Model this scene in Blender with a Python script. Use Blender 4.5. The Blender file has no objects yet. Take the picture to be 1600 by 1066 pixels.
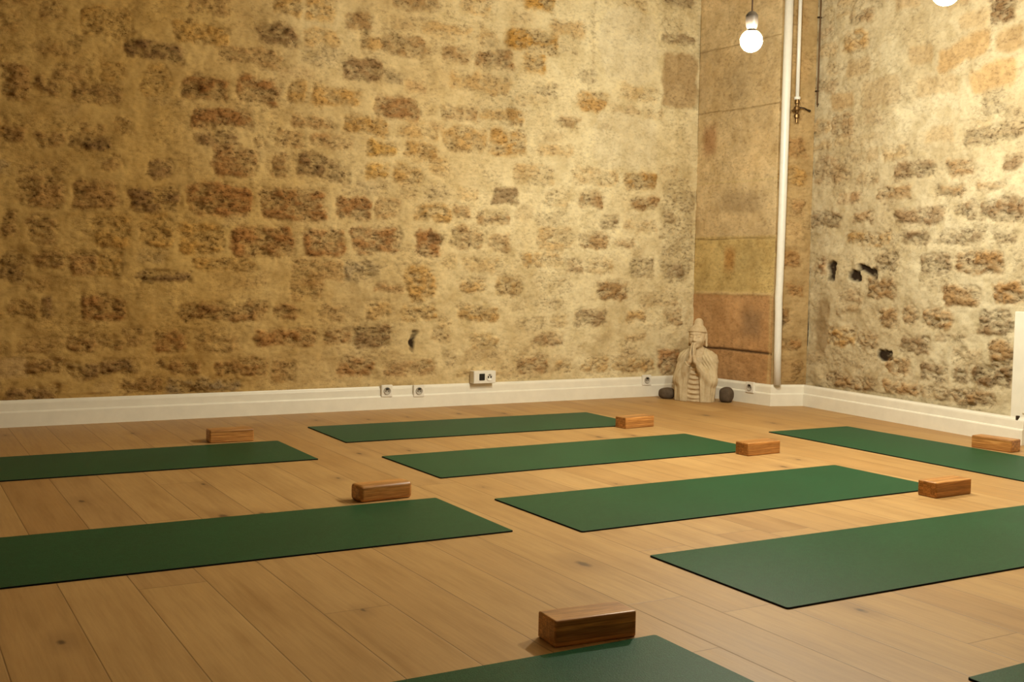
import bpy, bmesh, math, random
import numpy as np
from mathutils import Matrix, Vector

random.seed(7)
COL = bpy.context.scene.collection
SC = bpy.context.scene

BACK_STONES = """0.661,1.835,0.152,0.184,b,.8,0;0.953,2.101,0.098,0.068,d,.6,0;1.372,2.080,0.313,0.092,d,1,0;1.389,1.918,0.143,0.174,o,.6,0;1.654,1.904,0.251,0.127,r,1,0;1.975,1.922,0.264,0.148,r,1,0;1.068,1.815,0.279,0.118,b,.8,0;0.943,1.918,0.176,0.099,b,.5,0;1.156,1.941,0.118,0.097,o,.5,0;0.813,1.835,0.108,0.115,b,.8,0;1.123,2.209,0.261,0.155,o,.7,0;0.827,2.228,0.131,0.114,b,.7,0;1.631,2.211,0.311,0.118,o,.8,0;1.692,2.379,0.248,0.115,b,.7,0;1.919,2.106,0.375,0.092,b,.6,0;0.646,1.576,0.128,0.071,b,.8,0;0.829,1.549,0.144,0.078,b,.8,0;1.038,1.553,0.222,0.076,d,1,0;1.221,1.657,0.116,0.105,b,.5,0;1.764,1.741,0.363,0.110,r,1,0;1.726,1.626,0.236,0.077,d,.8,0;1.830,1.499,0.248,0.192,r,.9,0;1.425,1.430,0.113,0.115,d,.8,0;1.149,1.442,0.101,0.077,b,.6,0;0.767,1.259,0.239,0.167,b,.8,0;1.060,1.263,0.250,0.150,b,.8,0;1.390,1.249,0.306,0.151,d,.9,0;1.757,1.272,0.350,0.181,r,1,0;0.624,1.080,0.093,0.152,b,.7,0;0.790,1.062,0.144,0.154,b,.7,0;1.141,1.066,0.190,0.173,o,.8,0;1.394,1.075,0.212,0.176,o,.7,0;1.653,1.036,0.264,0.165,o,.9,0;2.009,1.031,0.372,0.178,r,1,0;2.080,2.249,0.256,0.119,d,.9,0;2.154,2.440,0.176,0.119,o,.8,0;2.360,2.445,0.181,0.166,o,.7,0;2.356,2.262,0.226,0.114,o,.5,0;2.609,2.387,0.159,0.104,b,.8,0;2.688,2.280,0.156,0.105,o,.6,0;2.909,2.284,0.310,0.118,b,.8,0;2.980,2.563,0.330,0.099,b,.7,0;3.409,2.606,0.228,0.130,o,.5,0;3.190,2.416,0.353,0.080,o,.5,0;3.266,2.274,0.206,0.101,b,.7,0;3.504,2.414,0.151,0.123,o,.6,0;3.553,2.267,0.291,0.115,b,.9,0;2.621,2.108,0.269,0.139,d,.9,0;2.827,2.082,0.117,0.087,g,.7,0;2.221,1.938,0.103,0.113,o,.7,0;2.467,1.930,0.292,0.115,o,.8,0;2.848,1.894,0.308,0.126,r,.9,0;3.437,2.114,0.470,0.123,o,.5,0;3.307,1.904,0.278,0.086,b,.7,0;3.556,1.909,0.182,0.062,o,.6,0;2.314,1.770,0.286,0.080,b,.8,0;2.648,1.764,0.283,0.102,o,.9,0;3.006,1.748,0.302,0.072,o,.5,0;2.180,1.649,0.190,0.102,b,.9,0;2.430,1.654,0.246,0.085,r,.6,0;1.990,1.628,0.073,0.071,b,.7,0;2.759,1.636,0.193,0.099,y,.9,0;3.022,1.645,0.236,0.104,o,.8,0;3.348,1.735,0.317,0.152,o,.7,0;3.674,1.736,0.287,0.176,o,.9,0;2.100,1.489,0.090,0.140,b,.9,0;2.385,1.491,0.338,0.127,d,1,-.18;2.737,1.491,0.146,0.103,y,.8,0;2.949,1.479,0.217,0.120,o,.8,0;3.174,1.554,0.137,0.122,o,.5,0;2.191,1.258,0.417,0.187,r,1,0;2.581,1.258,0.240,0.141,r,1,0;2.804,1.272,0.147,0.135,b,.6,0;3.120,1.249,0.254,0.114,o,.9,0;3.326,1.262,0.121,0.107,b,.7,0;3.653,1.392,0.214,0.131,d,.8,0;3.567,1.240,0.246,0.080,b,.8,0;2.394,1.033,0.254,0.163,r,1,0;2.734,1.062,0.318,0.159,r,.95,0;3.084,1.052,0.176,0.171,r,1,0;3.149,1.099,0.118,0.066,d,1,0;3.360,1.106,0.220,0.133,b,.8,0;3.613,1.084,0.160,0.110,b,.7,0;2.347,0.868,0.334,0.124,b,.6,0;2.631,0.871,0.217,0.107,g,.8,0;3.038,0.800,0.202,0.233,o,.8,0;2.273,0.757,0.186,0.097,b,.7,0;2.813,0.762,0.205,0.044,r,.6,0;3.421,0.796,0.204,0.105,o,.7,0;3.682,0.777,0.182,0.124,o,.8,0;2.146,0.625,0.159,0.112,r,.8,0;1.964,0.641,0.127,0.080,b,.7,0;2.434,0.617,0.190,0.098,b,.5,0;2.745,0.625,0.186,0.116,o,.5,0;3.030,0.604,0.225,0.102,o,.8,0;3.449,0.607,0.291,0.097,o,.8,0;2.153,0.468,0.390,0.096,r,.9,0;2.487,0.467,0.180,0.091,r,.8,0;2.714,0.462,0.233,0.129,d,.9,0;2.997,0.436,0.031,0.119,k,.5,-.3;3.186,0.456,0.147,0.075,b,.5,0;3.495,0.414,0.207,0.119,o,.5,0;2.142,0.261,0.171,0.124,b,.6,0;2.594,0.270,0.242,0.116,r,.8,0;2.979,0.260,0.336,0.086,r,.7,0;1.965,0.295,0.128,0.095,b,.6,0;0.648,0.858,0.144,0.170,d,.8,0;0.823,0.911,0.161,0.100,b,.8,0;0.993,0.890,0.152,0.123,b,.9,0;1.145,0.883,0.126,0.145,o,.9,0;1.431,0.816,0.288,0.076,d,1,0;1.775,0.893,0.363,0.082,o,.7,0;0.761,0.757,0.102,0.062,b,.6,0;0.804,0.634,0.058,0.114,d,.9,0;1.111,0.634,0.254,0.139,r,.9,0;1.743,0.613,0.430,0.104,b,1,0;0.690,0.627,0.145,0.100,b,.6,0;1.465,0.453,0.154,0.117,r,.8,0;1.269,0.474,0.111,0.101,b,.6,0;0.995,0.453,0.143,0.099,b,.8,0;1.140,0.438,0.119,0.075,b,.6,0;1.737,0.441,0.273,0.105,b,.5,0;0.809,0.318,0.207,0.073,b,.9,0;1.001,0.300,0.157,0.078,d,.9,0;1.183,0.306,0.186,0.072,d,.9,0;1.400,0.308,0.053,0.066,d,.8,0;1.549,0.298,0.193,0.078,b,.8,0;1.848,0.290,0.221,0.079,b,.9,0;1.313,0.201,0.228,0.080,b,.8,0;1.669,0.192,0.434,0.075,g,1,0;0.729,0.173,0.275,0.076,d,.8,0;3.891,2.672,0.244,0.096,y,1,0;4.124,2.538,0.287,0.085,o,.5,0;3.833,2.415,0.410,0.151,y,1,0;3.854,2.270,0.184,0.118,y,1,0;3.940,2.107,0.171,0.081,g,.7,0;4.332,2.070,0.259,0.135,o,.8,0;4.282,2.229,0.147,0.095,g,.6,0;5.065,2.583,0.283,0.068,d,.8,0;5.044,2.845,0.259,0.063,g,.8,0;5.078,2.286,0.313,0.400,t,.8,0;4.129,1.905,0.196,0.065,b,.6,0;4.453,1.909,0.081,0.048,d,.8,0;3.728,1.913,0.152,0.109,o,.8,0;4.046,1.714,0.286,0.082,o,.4,0;4.755,1.548,0.274,0.108,o,.95,0;4.322,1.392,0.207,0.106,b,.9,0;4.788,1.394,0.253,0.086,b,.9,0;4.064,1.393,0.195,0.113,o,.4,0;4.375,1.556,0.363,0.119,o,.4,0;3.878,1.542,0.320,0.111,o,.5,0;4.493,1.239,0.125,0.107,d,.8,0;4.040,1.114,0.287,0.148,o,.5,0;4.362,1.115,0.251,0.115,b,.8,0;4.631,1.098,0.166,0.050,b,.6,0;5.019,1.289,0.110,0.069,b,.6,0;4.762,1.229,0.315,0.068,b,.4,0;3.817,0.970,0.105,0.112,o,.8,0;3.999,0.974,0.230,0.113,o,.5,0;4.204,0.923,0.126,0.093,r,.7,0;4.404,0.931,0.242,0.103,o,.4,0;4.774,0.931,0.254,0.146,g,.7,0;4.545,0.762,0.280,0.131,b,.9,0;5.093,0.906,0.129,0.088,d,.7,0;4.352,0.575,0.290,0.125,d,.8,0;4.727,0.581,0.174,0.087,o,.6,0;5.066,0.572,0.170,0.103,b,.7,0;4.732,0.420,0.175,0.060,o,.4,0;3.996,0.424,0.262,0.096,r,.6,0;5.048,0.245,0.217,0.188,r,.9,0;3.878,0.258,0.238,0.127,r,.7,0;4.132,0.243,0.136,0.084,o,.6,0;4.395,0.245,0.222,0.104,o,.6,0;4.722,0.227,0.355,0.087,o,.7,0;5.090,1.216,0.292,0.764,g,.45,0;4.615,1.812,0.549,0.365,l,.6,0;4.622,2.483,0.492,0.528,l,.7,0;4.322,2.497,0.021,0.596,g,.5,0"""
RIGHT_STONES = """0.965,1.541,0.323,0.107,d,.8,0;0.188,1.568,0.343,0.119,b,.5,0;1.317,1.521,0.202,0.088,b,.8,0;0.565,1.516,0.212,0.065,b,.5,0;0.797,1.414,0.289,0.079,b,.7,0;0.375,1.410,0.229,0.075,r,.6,0;1.231,1.395,0.237,0.059,b,.8,0;1.552,1.411,0.184,0.042,b,.7,0;0.166,1.268,0.268,0.119,d,.8,0;0.530,1.271,0.214,0.081,b,.7,0;1.004,1.260,0.415,0.092,d,.8,0;1.364,1.277,0.152,0.106,d,.8,0;1.631,1.268,0.308,0.122,d,1,0;0.581,1.132,0.400,0.081,o,.8,0;0.983,1.131,0.228,0.077,d,.9,0;1.345,1.122,0.354,0.073,d,.7,0;1.657,1.119,0.144,0.049,d,.8,0;0.108,0.957,0.119,0.095,r,.8,0;0.222,0.921,0.077,0.115,k,.9,0;0.462,0.885,0.109,0.087,k,1,0;0.573,0.927,0.165,0.053,k,.9,-.3;0.749,0.977,0.192,0.127,g,.8,0;1.154,0.973,0.243,0.113,d,.8,0;1.491,0.980,0.335,0.122,b,1,0;0.705,0.815,0.274,0.132,b,.9,0;1.361,0.782,0.268,0.117,b,.9,0;1.705,0.812,0.207,0.125,b,1,0;0.958,0.921,0.155,0.267,l,.8,0;0.140,0.548,0.126,0.371,s,.9,0;0.773,0.632,0.157,0.111,b,.8,0;0.948,0.663,0.107,0.124,b,.7,0;1.172,0.649,0.242,0.105,b,.9,0;1.620,0.641,0.235,0.127,d,.9,0;0.347,0.495,0.283,0.118,o,.8,0;0.608,0.478,0.188,0.114,b,.7,0;1.017,0.488,0.248,0.108,d,.8,0;0.774,0.402,0.135,0.076,k,.7,0;0.889,0.344,0.175,0.098,b,.9,0;1.179,0.330,0.222,0.109,d,.7,0;1.396,0.342,0.095,0.092,d,.8,0;1.608,0.347,0.290,0.117,d,1,0;0.469,0.199,0.494,0.083,b,.8,0;0.918,0.211,0.309,0.078,b,.8,0;1.215,0.211,0.240,0.075,b,.8,0;1.485,0.214,0.297,0.094,b,.9,0;1.665,0.481,0.162,0.141,b,.9,0;0.448,2.549,0.235,0.069,b,.7,0;1.576,2.355,0.181,0.146,d,1,0;0.399,2.393,0.220,0.127,o,.7,0;1.308,2.187,0.388,0.138,t,.9,.2;1.378,2.343,0.211,0.100,t,.5,0;1.643,2.195,0.182,0.118,t,.8,0;0.970,2.218,0.179,0.118,t,.5,0;1.535,2.009,0.328,0.141,t,.9,.12;0.639,2.045,0.322,0.179,t,.4,0;1.114,2.010,0.329,0.127,t,.4,0;1.530,1.861,0.153,0.138,g,.6,0;1.676,1.789,0.160,0.069,g,.6,0;1.547,1.692,0.431,0.099,g,.8,0;0.279,2.038,0.233,0.121,t,.7,0;0.288,1.879,0.233,0.129,b,.6,0;1.152,1.724,0.226,0.082,t,.4,0;1.691,1.526,0.159,0.069,d,.8,0;0.423,2.230,0.225,0.102,t,.5,0;0.854,2.553,0.200,0.085,t,.5,0;0.748,2.248,0.223,0.216,l,.7,0;1.027,1.872,0.519,0.189,l,.7,0;0.309,1.380,0.157,0.126,l,.5,0;0.263,1.109,0.179,0.169,l,.4,0"""


# ------------------------------------------------------------------ helpers
def link(o, parent=None):
    COL.objects.link(o)
    if parent is not None:
        o.parent = parent
    return o

def tag(o, label=None, cat=None, group=None, kind=None):
    if label: o['label'] = label
    if cat: o['category'] = cat
    if group: o['group'] = group
    if kind: o['kind'] = kind
    return o

def empty(name, loc, rz=0.0):
    o = bpy.data.objects.new(name, None)
    o.empty_display_size = 0.05
    o.location = loc
    o.rotation_euler = (0, 0, rz)
    return link(o)

def obj(name, bm, mats, parent=None, smooth=False, loc=None, rz=None):
    me = bpy.data.meshes.new(name)
    bm.normal_update()
    bm.to_mesh(me)
    bm.free()
    for m in (mats if isinstance(mats, (list, tuple)) else [mats]):
        me.materials.append(m)
    if smooth:
        for p in me.polygons: p.use_smooth = True
    o = bpy.data.objects.new(name, me)
    if loc is not None: o.location = loc
    if rz is not None: o.rotation_euler = (0, 0, rz)
    return link(o, parent)

def add_box(bm, c, s, bevel=0.0, seg=2, mat=0, rot=None):
    M = Matrix.Translation(c)
    if rot is not None: M = M @ rot
    r = bmesh.ops.create_cube(bm, size=1.0, matrix=M @ Matrix.Diagonal((s[0], s[1], s[2], 1)))
    vs = r['verts']
    fs = set(f for v in vs for f in v.link_faces)
    for f in fs: f.material_index = mat
    if bevel > 0:
        es = list(set(e for v in vs for e in v.link_edges))
        rb = bmesh.ops.bevel(bm, geom=es, offset=bevel, segments=seg, affect='EDGES', profile=0.5)
        for f in rb['faces']: f.material_index = mat
    return vs

def add_tube(bm, pts, r, n=16, cap=True, mat=0):
    """swept circle; r may be a list"""
    pts = [Vector(p) for p in pts]
    rs = r if isinstance(r, (list, tuple)) else [r] * len(pts)
    rings = []
    for i, p in enumerate(pts):
        a = pts[max(i - 1, 0)]; b = pts[min(i + 1, len(pts) - 1)]
        t = (b - a).normalized()
        ref = Vector((0, 1, 0)) if abs(t.y) < 0.9 else Vector((1, 0, 0))
        u = t.cross(ref).normalized(); v = t.cross(u).normalized()
        rings.append([bm.verts.new(p + (u * math.cos(2 * math.pi * k / n) + v * math.sin(2 * math.pi * k / n)) * rs[i]) for k in range(n)])
    for a, b in zip(rings, rings[1:]):
        for k in range(n):
            f = bm.faces.new((a[k], a[(k + 1) % n], b[(k + 1) % n], b[k])); f.material_index = mat
    if cap:
        bm.faces.new(rings[0][::-1]).material_index = mat
        bm.faces.new(rings[-1]).material_index = mat
    bmesh.ops.recalc_face_normals(bm, faces=bm.faces[:])

def add_lathe(bm, prof, M=Matrix.Identity(4), n=32, mat=0):
    rings = []
    for r, z in prof:
        if r < 1e-6:
            rings.append([bm.verts.new(M @ Vector((0, 0, z)))])
        else:
            rings.append([bm.verts.new(M @ Vector((r * math.cos(2 * math.pi * k / n), r * math.sin(2 * math.pi * k / n), z))) for k in range(n)])
    for a, b in zip(rings, rings[1:]):
        for k in range(n):
            k2 = (k + 1) % n
            if len(a) == 1 and len(b) == 1: continue
            if len(a) == 1: f = bm.faces.new((a[0], b[k], b[k2]))
            elif len(b) == 1: f = bm.faces.new((a[k], a[k2], b[0]))
            else: f = bm.faces.new((a[k], a[k2], b[k2], b[k]))
            f.material_index = mat
    bmesh.ops.recalc_face_normals(bm, faces=bm.faces[:])

class NT:
    def __init__(s, name):
        s.m = bpy.data.materials.new(name); s.m.use_nodes = True
        s.t = s.m.node_tree; s.t.nodes.clear()
        s.out = s.n('ShaderNodeOutputMaterial'); s.b = s.n('ShaderNodeBsdfPrincipled')
        s.l(s.b.outputs[0], s.out.inputs[0])
    def n(s, typ, **kw):
        nd = s.t.nodes.new(typ)
        for k, v in kw.items(): setattr(nd, k, v)
        return nd
    def l(s, a, b): s.t.links.new(a, b)
    def put(s, inp, v):
        if hasattr(v, 'links') or isinstance(v, bpy.types.NodeSocket): s.l(v, inp)
        elif isinstance(v, (tuple, list)) and len(v) == 3 and inp.type == 'RGBA': inp.default_value = (*v, 1)
        else: inp.default_value = v
    def math(s, op, a, b=0.0, c=0.0, clamp=False):
        nd = s.n('ShaderNodeMath', operation=op); nd.use_clamp = clamp
        s.put(nd.inputs[0], a); s.put(nd.inputs[1], b); s.put(nd.inputs[2], c)
        return nd.outputs[0]
    def mix(s, f, a, b, mode='MIX'):
        nd = s.n('ShaderNodeMix', data_type='RGBA', blend_type=mode)
        s.put(nd.inputs[0], f); s.put(nd.inputs[6], a); s.put(nd.inputs[7], b)
        return nd.outputs[2]
    def ramp(s, f, stops):
        nd = s.n('ShaderNodeValToRGB'); cr = nd.color_ramp
        while len(cr.elements) > 1: cr.elements.remove(cr.elements[-1])
        cr.elements[0].position = stops[0][0]; cr.elements[0].color = (*stops[0][1], 1)
        for p, c in stops[1:]:
            e = cr.elements.new(p); e.color = (*c, 1)
        s.put(nd.inputs[0], f); return nd.outputs[0]
    def obj_co(s): return s.n('ShaderNodeTexCoord').outputs['Object']
    def mapping(s, v, scale=(1, 1, 1), loc=(0, 0, 0)):
        nd = s.n('ShaderNodeMapping'); s.l(v, nd.inputs[0]); nd.inputs[3].default_value = scale; nd.inputs[1].default_value = loc
        return nd.outputs[0]
    def noise(s, v, scale, detail=4, rough=0.6, out=0):
        nd = s.n('ShaderNodeTexNoise'); s.l(v, nd.inputs['Vector'])
        nd.inputs['Scale'].default_value = scale; nd.inputs['Detail'].default_value = detail; nd.inputs['Roughness'].default_value = rough
        return nd.outputs[out]
    def bump(s, h, strength, dist=0.01, normal=None):
        nd = s.n('ShaderNodeBump'); s.put(nd.inputs['Height'], h); s.put(nd.inputs['Strength'], strength)
        nd.inputs['Distance'].default_value = dist
        if normal is not None: s.l(normal, nd.inputs['Normal'])
        s.l(nd.outputs[0], s.b.inputs['Normal']); return nd.outputs[0]
    def set(s, **kw):
        for k, v in kw.items(): s.put(s.b.inputs[k.replace('_', ' ')], v)
        return s.m

def grey(v): return (v, v, v)

# ------------------------------------------------------------------ materials
def m_wall():
    t = NT('stone_wall'); co = t.obj_co()
    at = t.n('ShaderNodeAttribute', attribute_name='tone'); rg = t.n('ShaderNodeAttribute', attribute_name='rough')
    n1 = t.noise(co, 9, 5, 0.65); n2 = t.noise(t.mapping(co, (0.6, 0.6, 1)), 55, 5, 0.7); n3 = t.noise(co, 2.2, 4, 0.6)
    c = t.mix(1.0, at.outputs['Color'], t.ramp(n1, [(0.3, (0.80, 0.76, 0.68)), (0.55, (1, 1, 1)), (0.75, (1.1, 1.09, 1.05))]), 'MULTIPLY')
    c = t.mix(1.0, c, t.ramp(n3, [(0.3, (0.86, 0.80, 0.70)), (0.6, (1.04, 1.03, 1.0))]), 'MULTIPLY')
    spk = t.ramp(n2, [(0.34, (0.25, 0.17, 0.10)), (0.47, (0.95, 0.93, 0.9)), (0.62, (1.25, 1.22, 1.16))])
    amt = t.math('MULTIPLY_ADD', rg.outputs['Fac'], 0.75, 0.2)
    c = t.mix(amt, c, t.mix(1.0, c, spk, 'MULTIPLY'))
    h = t.math('ADD', t.math('MULTIPLY', n2, 0.7), t.math('MULTIPLY', t.noise(co, 150, 4, 0.7), 0.4))
    st = t.math('MULTIPLY_ADD', rg.outputs['Fac'], 0.75, 0.22)
    t.bump(h, st, 0.018)
    return t.set(Base_Color=c, Roughness=0.92, Specular_IOR_Level=0.15)

def m_floor():
    t = NT('oak_planks'); co = t.obj_co()
    sp = t.n('ShaderNodeSeparateXYZ'); t.l(co, sp.inputs[0]); X, Y = sp.outputs[0], sp.outputs[1]
    px = t.math('DIVIDE', t.math('ADD', X, -0.234 + 1.855 * 2), 0.1855)
    ix = t.math('FLOOR', px); fx = t.math('FRACT', px)
    wn = t.n('ShaderNodeTexWhiteNoise', noise_dimensions='1D'); t.l(ix, wn.inputs['W'])
    py = t.math('DIVIDE', t.math('ADD', Y, t.math('MULTIPLY', wn.outputs['Value'], 7.3)), 1.9)
    iy = t.math('FLOOR', py); fy = t.math('FRACT', py)
    cm = t.n('ShaderNodeCombineXYZ'); t.l(ix, cm.inputs[0]); t.l(iy, cm.inputs[1])
    w2 = t.n('ShaderNodeTexWhiteNoise', noise_dimensions='2D'); t.l(cm.outputs[0], w2.inputs['Vector'])
    tone = w2.outputs['Value']
    # grain with a different offset per board
    off = t.n('ShaderNodeVectorMath', operation='MULTIPLY_ADD'); t.l(w2.outputs['Color'], off.inputs[0]); off.inputs[1].default_value = (9, 9, 9); t.l(co, off.inputs[2])
    g1 = t.noise(t.mapping(off.outputs[0], (14, 1.1, 1)), 1.6, 6, 0.62)
    g2 = t.noise(t.mapping(off.outputs[0], (60, 2.5, 1)), 2.0, 4, 0.7)
    g3 = t.noise(off.outputs[0], 2.6, 3, 0.5)
    base = t.ramp(tone, [(0.0, (0.385, 0.224, 0.086)), (0.35, (0.435, 0.265, 0.105)), (0.7, (0.47, 0.295, 0.120)), (1.0, (0.42, 0.258, 0.108))])
    c = t.mix(1.0, base, t.ramp(g1, [(0.25, (0.80, 0.74, 0.66)), (0.5, (1, 1, 1)), (0.75, (1.10, 1.09, 1.06))]), 'MULTIPLY')
    c = t.mix(0.5, c, t.mix(1.0, c, t.ramp(g2, [(0.3, (0.82, 0.77, 0.70)), (0.6, (1.05, 1.05, 1.05))]), 'MULTIPLY'))
    c = t.mix(1.0, c, t.ramp(g3, [(0.3, (0.93, 0.90, 0.86)), (0.7, (1.05, 1.05, 1.05))]), 'MULTIPLY')
    # knots
    vo = t.n('ShaderNodeTexVoronoi', voronoi_dimensions='2D'); t.l(t.mapping(co, (3.4, 1.6, 1)), vo.inputs['Vector']); vo.inputs['Scale'].default_value = 1.1
    vs = t.n('ShaderNodeSeparateColor'); t.l(vo.outputs['Color'], vs.inputs[0])
    kd = t.math('ADD', vo.outputs['Distance'], t.math('MULTIPLY', t.noise(co, 45, 3, 0.6), 0.05))
    size = t.math('MULTIPLY_ADD', vs.outputs[0], 0.06, 0.05)
    near = t.math('SUBTRACT', 1.0, t.math('DIVIDE', kd, size), clamp=True)
    halo = t.math('SUBTRACT', 1.0, t.math('DIVIDE', kd, t.math('MULTIPLY', size, 3.2)), clamp=True)
    on = t.math('GREATER_THAN', vs.outputs[1], 0.6)
    c = t.mix(t.math('MULTIPLY', t.math('MULTIPLY', halo, on), 0.55), c, (0.22, 0.115, 0.045))
    c = t.mix(t.math('MULTIPLY', t.math('MULTIPLY', t.math('MULTIPLY', near, 2.2, clamp=True), on), 0.8), c, (0.085, 0.045, 0.02))
    # seams
    ex = t.math('MINIMUM', fx, t.math('SUBTRACT', 1.0, fx)); ey = t.math('MINIMUM', fy, t.math('SUBTRACT', 1.0, fy))
    sx = t.math('SUBTRACT', 1.0, t.math('DIVIDE', ex, 0.014), clamp=True)
    sy = t.math('SUBTRACT', 1.0, t.math('DIVIDE', ey, 0.0012), clamp=True)
    seam = t.math('MAXIMUM', sx, sy)
    c = t.mix(t.math('MULTIPLY', seam, 0.72), c, (0.12, 0.06, 0.02))
    h = t.math('ADD', t.math('MULTIPLY', seam, -1.0), t.math('MULTIPLY', g2, 0.12))
    t.bump(h, 0.35, 0.002)
    r = t.math('MULTIPLY_ADD', g1, 0.16, 0.42)
    return t.set(Base_Color=c, Roughness=r, Specular_IOR_Level=0.32)

def m_mat(name, base, hi, sheen):
    t = NT(name); co = t.obj_co()
    n = t.noise(co, 260, 3, 0.7); n2 = t.noise(co, 3.0, 3, 0.5); n3 = t.noise(co, 40, 4, 0.7)
    c = t.mix(t.ramp(n, [(0.35, grey(0)), (0.65, grey(1))]), base, hi)
    c = t.mix(1.0, c, t.ramp(n2, [(0.3, grey(0.92)), (0.7, grey(1.08))]), 'MULTIPLY')
    c = t.mix(1.0, c, t.ramp(n3, [(0.3, grey(0.88)), (0.7, grey(1.1))]), 'MULTIPLY')
    t.bump(n, 0.5, 0.0015)
    return t.set(Base_Color=c, Roughness=0.44, Specular_IOR_Level=0.10, Specular_Tint=(0.75, 1.0, 0.85), Sheen_Weight=sheen, Sheen_Roughness=0.5, Sheen_Tint=(0.75, 1.0, 0.8))

def m_wood_block():
    t = NT('laminated_bamboo'); co = t.obj_co()
    oi = t.n('ShaderNodeObjectInfo')
    off = t.n('ShaderNodeVectorMath', operation='MULTIPLY_ADD'); t.l(oi.outputs['Location'], off.inputs[0]); off.inputs[1].default_value = (3.1, 2.7, 0); t.l(co, off.inputs[2])
    g = t.noise(t.mapping(off.outputs[0], (2.2, 26, 42)), 5.0, 4, 0.6)
    g2 = t.noise(t.mapping(off.outputs[0], (5, 120, 160)), 3.0, 3, 0.6)
    sp = t.n('ShaderNodeSeparateXYZ'); t.l(co, sp.inputs[0])
    zz = t.math('DIVIDE', sp.outputs[2], 0.0125); yy = t.math('DIVIDE', sp.outputs[1], 0.0185)
    cm = t.n('ShaderNodeCombineXYZ'); t.l(t.math('FLOOR', zz), cm.inputs[0]); t.l(t.math('FLOOR', yy), cm.inputs[1])
    t.l(t.math('MULTIPLY', oi.outputs['Random'], 50.0), cm.inputs[2])
    w = t.n('ShaderNodeTexWhiteNoise', noise_dimensions='3D'); t.l(cm.outputs[0], w.inputs['Vector'])
    c = t.ramp(g, [(0.25, (0.25, 0.105, 0.026)), (0.5, (0.47, 0.225, 0.064)), (0.75, (0.66, 0.37, 0.13))])
    c = t.mix(1.0, c, t.ramp(w.outputs['Value'], [(0, (0.72, 0.66, 0.6)), (1, (1.2, 1.15, 1.1))]), 'MULTIPLY')
    c = t.mix(0.6, c, t.mix(1.0, c, t.ramp(g2, [(0.3, (0.6, 0.52, 0.45)), (0.6, (1.1, 1.1, 1.1))]), 'MULTIPLY'))
    ez = t.math('FRACT', zz); lz = t.math('SUBTRACT', 1.0, t.math('DIVIDE', t.math('MINIMUM', ez, t.math('SUBTRACT', 1.0, ez)), 0.07), clamp=True)
    geo = t.n('ShaderNodeNewGeometry'); ns = t.n('ShaderNodeSeparateXYZ'); t.l(geo.outputs['Normal'], ns.inputs[0])
    side = t.math('SUBTRACT', 1.0, t.math('ABSOLUTE', ns.outputs[2]), clamp=True)
    c = t.mix(t.math('MULTIPLY', t.math('MULTIPLY', lz, side), 0.55), c, (0.07, 0.025, 0.008))
    t.bump(g2, 0.25, 0.001)
    return t.set(Base_Color=c, Roughness=0.36, Specular_IOR_Level=0.5)

def m_plain(name, col, rough=0.5, spec=0.4, metal=0.0, nscale=30, var=0.06, bump=0.1, bdist=0.001):
    t = NT(name); co = t.obj_co(); n = t.noise(co, nscale, 4, 0.6)
    c = t.mix(1.0, col, t.ramp(n, [(0.3, grey(1 - var)), (0.7, grey(1 + var))]), 'MULTIPLY')
    t.bump(n, bump, bdist)
    return t.set(Base_Color=c, Roughness=rough, Specular_IOR_Level=spec, Metallic=metal)

def m_statue(name, col, dark):
    t = NT(name); co = t.obj_co()
    n = t.noise(co, 26, 6, 0.7); n2 = t.noise(co, 180, 3, 0.6)
    c = t.mix(t.ramp(n, [(0.35, grey(0.55)), (0.62, grey(0))]), col, dark)
    t.bump(t.math('ADD', n2, n), 0.25, 0.002)
    return t.set(Base_Color=c, Roughness=0.8, Specular_IOR_Level=0.2)

def m_emit(name, col, s):
    t = NT(name)
    return t.set(Base_Color=(0.9, 0.9, 0.9), Emission_Color=col, Emission_Strength=s, Roughness=0.2)

BULB = 1250.0
WALL = m_wall(); FLOOR = m_floor()
MAT_TOP = m_mat('mat_green', (0.006, 0.052, 0.020), (0.017, 0.088, 0.038), 0.0)
MAT_EDGE = m_plain('mat_black_edge', (0.006, 0.007, 0.006), 0.8, 0.1)
BLOCK = m_wood_block()
PAINT = m_plain('white_skirting_paint', (0.80, 0.77, 0.68), 0.38, 0.45, 0, 12, 0.04, 0.08)
PIPE = m_plain('white_pipe_paint', (0.80, 0.79, 0.75), 0.35, 0.5, 0, 25, 0.04, 0.1)
PLASTIC = m_plain('white_plastic', (0.80, 0.77, 0.70), 0.35, 0.5, 0, 40, 0.02, 0.02)
PLASTIC_IN = m_plain('socket_recess_plastic', (0.42, 0.38, 0.32), 0.45, 0.4)
BLACK = m_plain('black_plastic', (0.012, 0.011, 0.010), 0.4, 0.4)
IRON = m_plain('dark_iron', (0.055, 0.035, 0.022), 0.5, 0.5, 0.6, 60, 0.3, 0.3)
BRASS = m_plain('old_brass', (0.20, 0.12, 0.05), 0.4, 0.5, 0.9, 60, 0.3, 0.3)
CABLE = m_plain('brown_cable', (0.13, 0.075, 0.035), 0.6, 0.3)
NECK = m_plain('bulb_neck', (0.12, 0.09, 0.07), 0.6, 0.2)
CORD = m_plain('brown_cord', (0.06, 0.035, 0.02), 0.8, 0.2)
CERAMIC = m_plain('ceramic_holder', (0.045, 0.034, 0.026), 0.4, 0.5)
STATUE = m_statue('pale_cast_stone', (0.62, 0.50, 0.33), (0.40, 0.28, 0.15))
ROBE = m_statue('weathered_cast_stone', (0.60, 0.50, 0.33), (0.42, 0.31, 0.17))
PEBBLE = m_statue('dark_pebble', (0.115, 0.085, 0.058), (0.05, 0.035, 0.025))
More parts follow.
